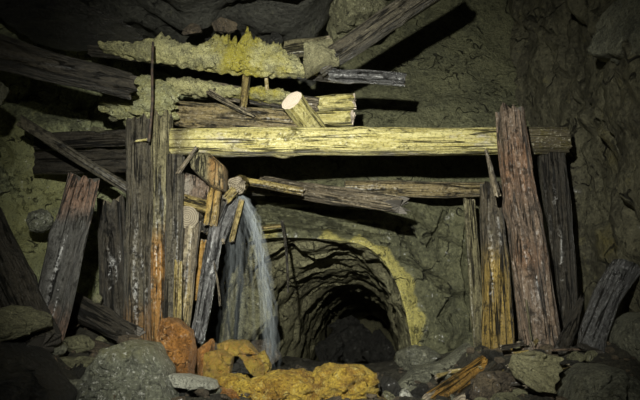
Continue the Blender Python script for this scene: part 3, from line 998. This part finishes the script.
splitbox('plank', 'orange rotten plank lying on the rubble at the bottom right of the tunnel', 'board', (430, 402, 2.35), (486, 364, 2.75), 15, 8, 'ochre',
         group='broken wood at the right foot', jag=.06, stain=lambda t, a: .7)
splitbox('plank', 'thin grey splinter of board beside the orange rotten plank', 'board', (480, 392, 2.4), (500, 364, 2.7), 7, 4, 'brown',
         group='broken wood at the right foot', jag=.04)
splitbox('plank', 'black broken plank below the yellow stained post', 'board', (462, 404, 2.35), (500, 372, 2.6), 14, 8, 'dark',
         group='broken wood at the right foot', jag=.05)
rock('brown stone at the foot of the yellow stained post', 500, 357, 2.85, 34, 18, 'brownrock')
slab('fan shaped olive slab with radial ridges at the foot of the tall reddish post', [(509, 366), (516, 355), (540, 351), (562, 358), (557, 372), (549, 391), (530, 389), (513, 377)], 2.24, 'fan', .06, tilt=.7, ridges=(-.10, .07))
rock('olive brown stone left of the fan shaped slab', 494, 388, 2.35, 44, 28, 'brownrock')
rock('small pale stone at the bottom edge below the fan shaped slab', 512, 402, 2.15, 30, 14, 'olive')
rock('black stone between the fan shaped slab and the big grey rock', 572, 376, 2.42, 26, 30, 'black')
slab('big grey rock at the bottom right', [(566, 392), (574, 376), (592, 366), (612, 366), (630, 380), (640, 396), (640, 416), (560, 416)], 2.2, 'grey', .3, tilt=.5)
slab('grey boulder at the right edge above the big grey rock', [(619, 340), (626, 322), (645, 312), (668, 330), (668, 388), (640, 378), (624, 362)], 2.35, 'grey', .25, tilt=.4)
rock('pale chip of stone at the foot of the wet leaning log', 594, 357, 2.4, 16, 11, 'olive', sub=3)
rock('brown stone right of the wet leaning log', 611, 348, 2.55, 32, 24, 'brownrock')
rock('olive pebble on top of the big grey rock', 575, 358, 2.4, 16, 12, 'olive', sub=3)
timber('branch', 'thin brown stick lying on the rubble before the tall reddish post', 'branch', (551, 350, 2.5), (597, 349, 2.5), 3, 2.5, 'bark', 'dark', 'thin sticks',
       sides=10, knots=0)
SM = 'small stones of the rubble'
rng = random.Random(11)
for k in range(120):
    for _ in range(60):
        px_, d = rng.choice((rng.uniform(0, 225), rng.uniform(385, 640))), rng.uniform(2.1, 3.1)
        if px_ > 385 and d > 2.95:
            continue
        x_ = (px_ - 320) / F * d
        z_ = ground_z(x_, d)
        break
    sz_ = rng.uniform(.018, .05)
    ROCKN[0] += 1
    V, Fc = rock_mesh((sz_ * rng.uniform(.8, 1.5), sz_, sz_ * rng.uniform(.4, .8)), ROCKN[0], 3, 9, .09, .97)
    dark = rng.random() < .5
    side = 'left' if px_ < 320 else 'right'
    o = link('stone', V, Fc, [R[rng.choice(('black', 'brownrock')) if dark else rng.choice(('olive', 'grey', 'olive'))]], None, True, None, None, autosm=35)
    o.location = (x_, d, z_ + sz_ * .35 + .015)
    o.rotation_euler = (rng.uniform(-.4, .4), rng.uniform(-.4, .4), rng.uniform(0, 6.28))
    tag(o, 'small %s angular stone among the bigger rocks of the rubble on the %s' % ('dark brown' if dark else 'pale olive', side), 'stone',
        'small %s stones on the %s' % ('dark' if dark else 'pale', side))
rng = random.Random(21)
for k in range(16):
    px_, d = rng.uniform(420, 575), rng.uniform(2.2, 2.8)
    x_ = (px_ - 320) / F * d
    z_ = ground_z(x_, d)
    a_ = rng.uniform(-.5, 1.1)
    L_ = rng.uniform(.06, .16)
    NS[0] += 1
    V, Fc, mi, S = log_mesh(L_, rng.uniform(.006, .014), rng.uniform(.004, .010), NS[0], sides=14, sq=5, aspect=.5, jag0=.02, jag1=.03, knots=0, rings=14)
    dark = k % 2
    o = link('wood_splinter', V, Fc, [W['dark' if dark else 'ochre'], EG['brown']], None, True, mi, S, autosm=50)
    p0 = Vector((x_, d, z_ + .075))
    o.matrix_world = frame(p0, p0 + Vector((math.cos(a_), math.sin(a_) * .8, rng.uniform(.05, .35))))
    tag(o, '%s splinter of broken wood strewn over the rubble on the right' % ('dark' if dark else 'yellowish'), 'wood piece',
        '%s wood splinters on the right' % ('dark' if dark else 'yellowish'))
# rubble at the far end of the tunnel
for k, (x, y, d, w_, h_, lab) in enumerate(((352, 345, 6.6, 40, 36, 'dark rock heap block filling the end of the tunnel, the middle one'),
                                            (330, 352, 6.2, 26, 30, 'dark rock at the left of the tunnel end'),
                                            (380, 350, 6.2, 30, 32, 'dark rock at the right of the tunnel end'),
                                            (345, 327, 6.9, 26, 20, 'dark rock on top of the heap in the tunnel'))):
    rock(lab, x, y, d, w_, h_, 'black', group='rocks at the tunnel end', rough=.12)
rock('rounded olive boulder low inside the tunnel behind the falling water', 252, 320, 3.95, 40, 52, 'olive', group='rocks inside the tunnel', dep=.2, planes=8)
rock('dark rock on the tunnel floor behind the falling water', 266, 352, 3.85, 36, 26, 'brownrock', group='rocks inside the tunnel', dep=.14)

# loose gravel over the whole heap: one object
rng = random.Random(5)
V, Fc = [], []
bv, bf = rock_mesh((1, 1, 1), 3, 1, 8, .1, .95)
protos = [rock_mesh((1, rng.uniform(.6, 1), rng.uniform(.4, .8)), 900 + k, 2, 9, .1, .95) for k in range(6)]
for k in range(900):
    x, y = rng.uniform(-1.9, 1.6), rng.uniform(1.7, 3.6)
    s = .008 + .022 * rng.random() ** 3
    pv, pf = protos[k % 6]
    M = Matrix.Rotation(rng.uniform(0, 6.28), 3, 'Z') @ Matrix.Rotation(rng.uniform(-.5, .5), 3, 'X')
    z = ground_z(x, y) + s * .5 + .05 * fbm(Vector((x * 3.2, y * 3.2, 0)), 4) + facet(Vector((x, y, 0)), (7, 7, 1), .05, .05)[0]
    n0 = len(V)
    V += [M @ (v * s) + Vector((x, y, z)) for v in pv]
    Fc += [tuple(i + n0 for i in f) for f in pf]
tag(link('gravel', V, Fc, [R['brownrock']], autosm=35), 'loose brown gravel and chips scattered over the rubble heap', 'gravel', kind='stuff')

# ---------------------------------------------------------------- falling water
def water_mat(name, alpha, streak):
    m, nt, b, out = nodes(name)
    v = coords(nt, (1, 1, .05))
    n = nz(nt, v, 90, 3, .6)
    b.inputs['Base Color'].default_value = (.72, .80, .86, 1)
    b.inputs['Roughness'].default_value = .35
    b.inputs['Specular IOR Level'].default_value = .4
    r = N(nt, 'ShaderNodeMapRange')
    r.inputs['From Min'].default_value = .38
    r.inputs['From Max'].default_value = .64
    r.inputs['To Min'].default_value = alpha * (1 - streak)
    r.inputs['To Max'].default_value = alpha
    nt.links.new(n, r.inputs['Value'])
    at_ = N(nt, 'ShaderNodeAttribute', attribute_name='stain')
    nt.links.new(mul(nt, r.outputs[0], at_.outputs['Fac']), b.inputs['Alpha'])
    return m


WP = [at(238, 194, 2.98), at(245, 199, 2.99), at(252, 213, 3.0), at(258, 233, 3.01), at(263, 257, 3.02), at(267, 285, 3.03), at(270.5, 318, 3.04),
      at(273, 350, 3.05), at(274, 374, 3.05)]


def strands(name, n, spread, shift, r0, mat, seed, parent=None, label=None, t0=0.0, t1=1.0, fade=1.0):
    rng = random.Random(seed)
    V, Fc, S = [], [], []
    for s in range(n):
        u = rng.gauss(.5, .22) if not fade else rng.random() ** fade
        dy = rng.uniform(-.03, .03)
        rr = r0 * rng.uniform(.6, 1.3)
        e0, e1 = t0 + rng.uniform(0, .03), t1 - rng.uniform(0, .12)
        base = len(V)
        m, nr = 6, 34
        for i in range(nr + 1):
            t = (e0 + (e1 - e0) * i / nr) * (len(WP) - 1)
            k = min(int(t), len(WP) - 2)
            p = WP[k].lerp(WP[k + 1], t - k)
            f = t / (len(WP) - 1)
            p = p + Vector((shift(f, u) + spread(f) * rng.uniform(-.01, .01), dy * (.2 + f), 0))
            r = rr * (.8 + .6 * f) * (1 if 0 < i < nr else .2)
            for j in range(m):
                a = 2 * math.pi * j / m
                S.append((1 - .62 * smooth(.25, 1, f)) * smooth(1.0, .93, f))
                V.append(p + Vector((math.cos(a) * r, math.sin(a) * r, math.sin(a) * r * .4 * (1 - f))))
        for i in range(nr):
            for j in range(m):
                j2 = (j + 1) % m
                Fc.append((base + i * m + j, base + i * m + j2, base + (i + 1) * m + j2, base + (i + 1) * m + j))
    o = link(name, V, Fc, [mat], parent, stain=S)
    return tag(o, label)


wr = strands('falling_water', 26, lambda f: 1, lambda f, u: -.008 + (u - .5) * (.07 + .03 * f), .008, water_mat('white_water', .034, .6), 3, fade=0)
tag(wr, 'white stream of water falling in an arc from the packed wood to the orange rocks', 'water', kind='thing')
strands('spray_veil', 46, lambda f: 1, lambda f, u: -.02 - u * (.05 + .30 * f), .010, water_mat('thin_water', .009, .7), 8, wr, 'thin veil of spray', 0, 1.0, .8)


# ---------------------------------------------------------------- light and camera
def spot(name, loc, target, energy, angle, blend, col, radius):
    l = bpy.data.lights.new(name, 'SPOT')
    l.energy = energy
    l.spot_size = math.radians(angle)
    l.spot_blend = blend
    l.color = col
    l.shadow_soft_size = radius
    o = bpy.data.objects.new(name, l)
    C.objects.link(o)
    o.location = loc
    o.rotation_euler = (target - loc).to_track_quat('-Z', 'Y').to_euler()
    return o


LP = CAM + Vector((-.25, 0, .66))
spot('hand_lamp', LP, at(325, 195, 3.0), 820, 76, 1.0, (1.0, .99, .86), .03)
spot('fill_spot', LP, at(320, 230, 3.0), 48, 165, .6, (1.0, 1.0, .88), .03)  # added weak wide fill at the lamp's position, lifts the outer frame
w = bpy.data.worlds.new('dark_mine')
bpy.context.scene.world = w
w.use_nodes = True
w.node_tree.nodes['Background'].inputs[0].default_value = (.5, .55, .45, 1)
w.node_tree.nodes['Background'].inputs[1].default_value = .004

cam = bpy.data.cameras.new('camera')
cam.sensor_width = 36
cam.lens = 36 * F / 640
co = bpy.data.objects.new('camera', cam)
C.objects.link(co)
co.location = CAM
co.rotation_euler = (math.pi / 2 + PITCH, 0, 0)
sc = bpy.context.scene
sc.camera = co
sc.view_settings.view_transform = 'Standard'
sc.view_settings.look = 'None'
sc.view_settings.gamma = 1
sc.view_settings.exposure = 0.0
sc.cycles.use_denoising = True
sc.cycles.transparent_max_bounces = 24
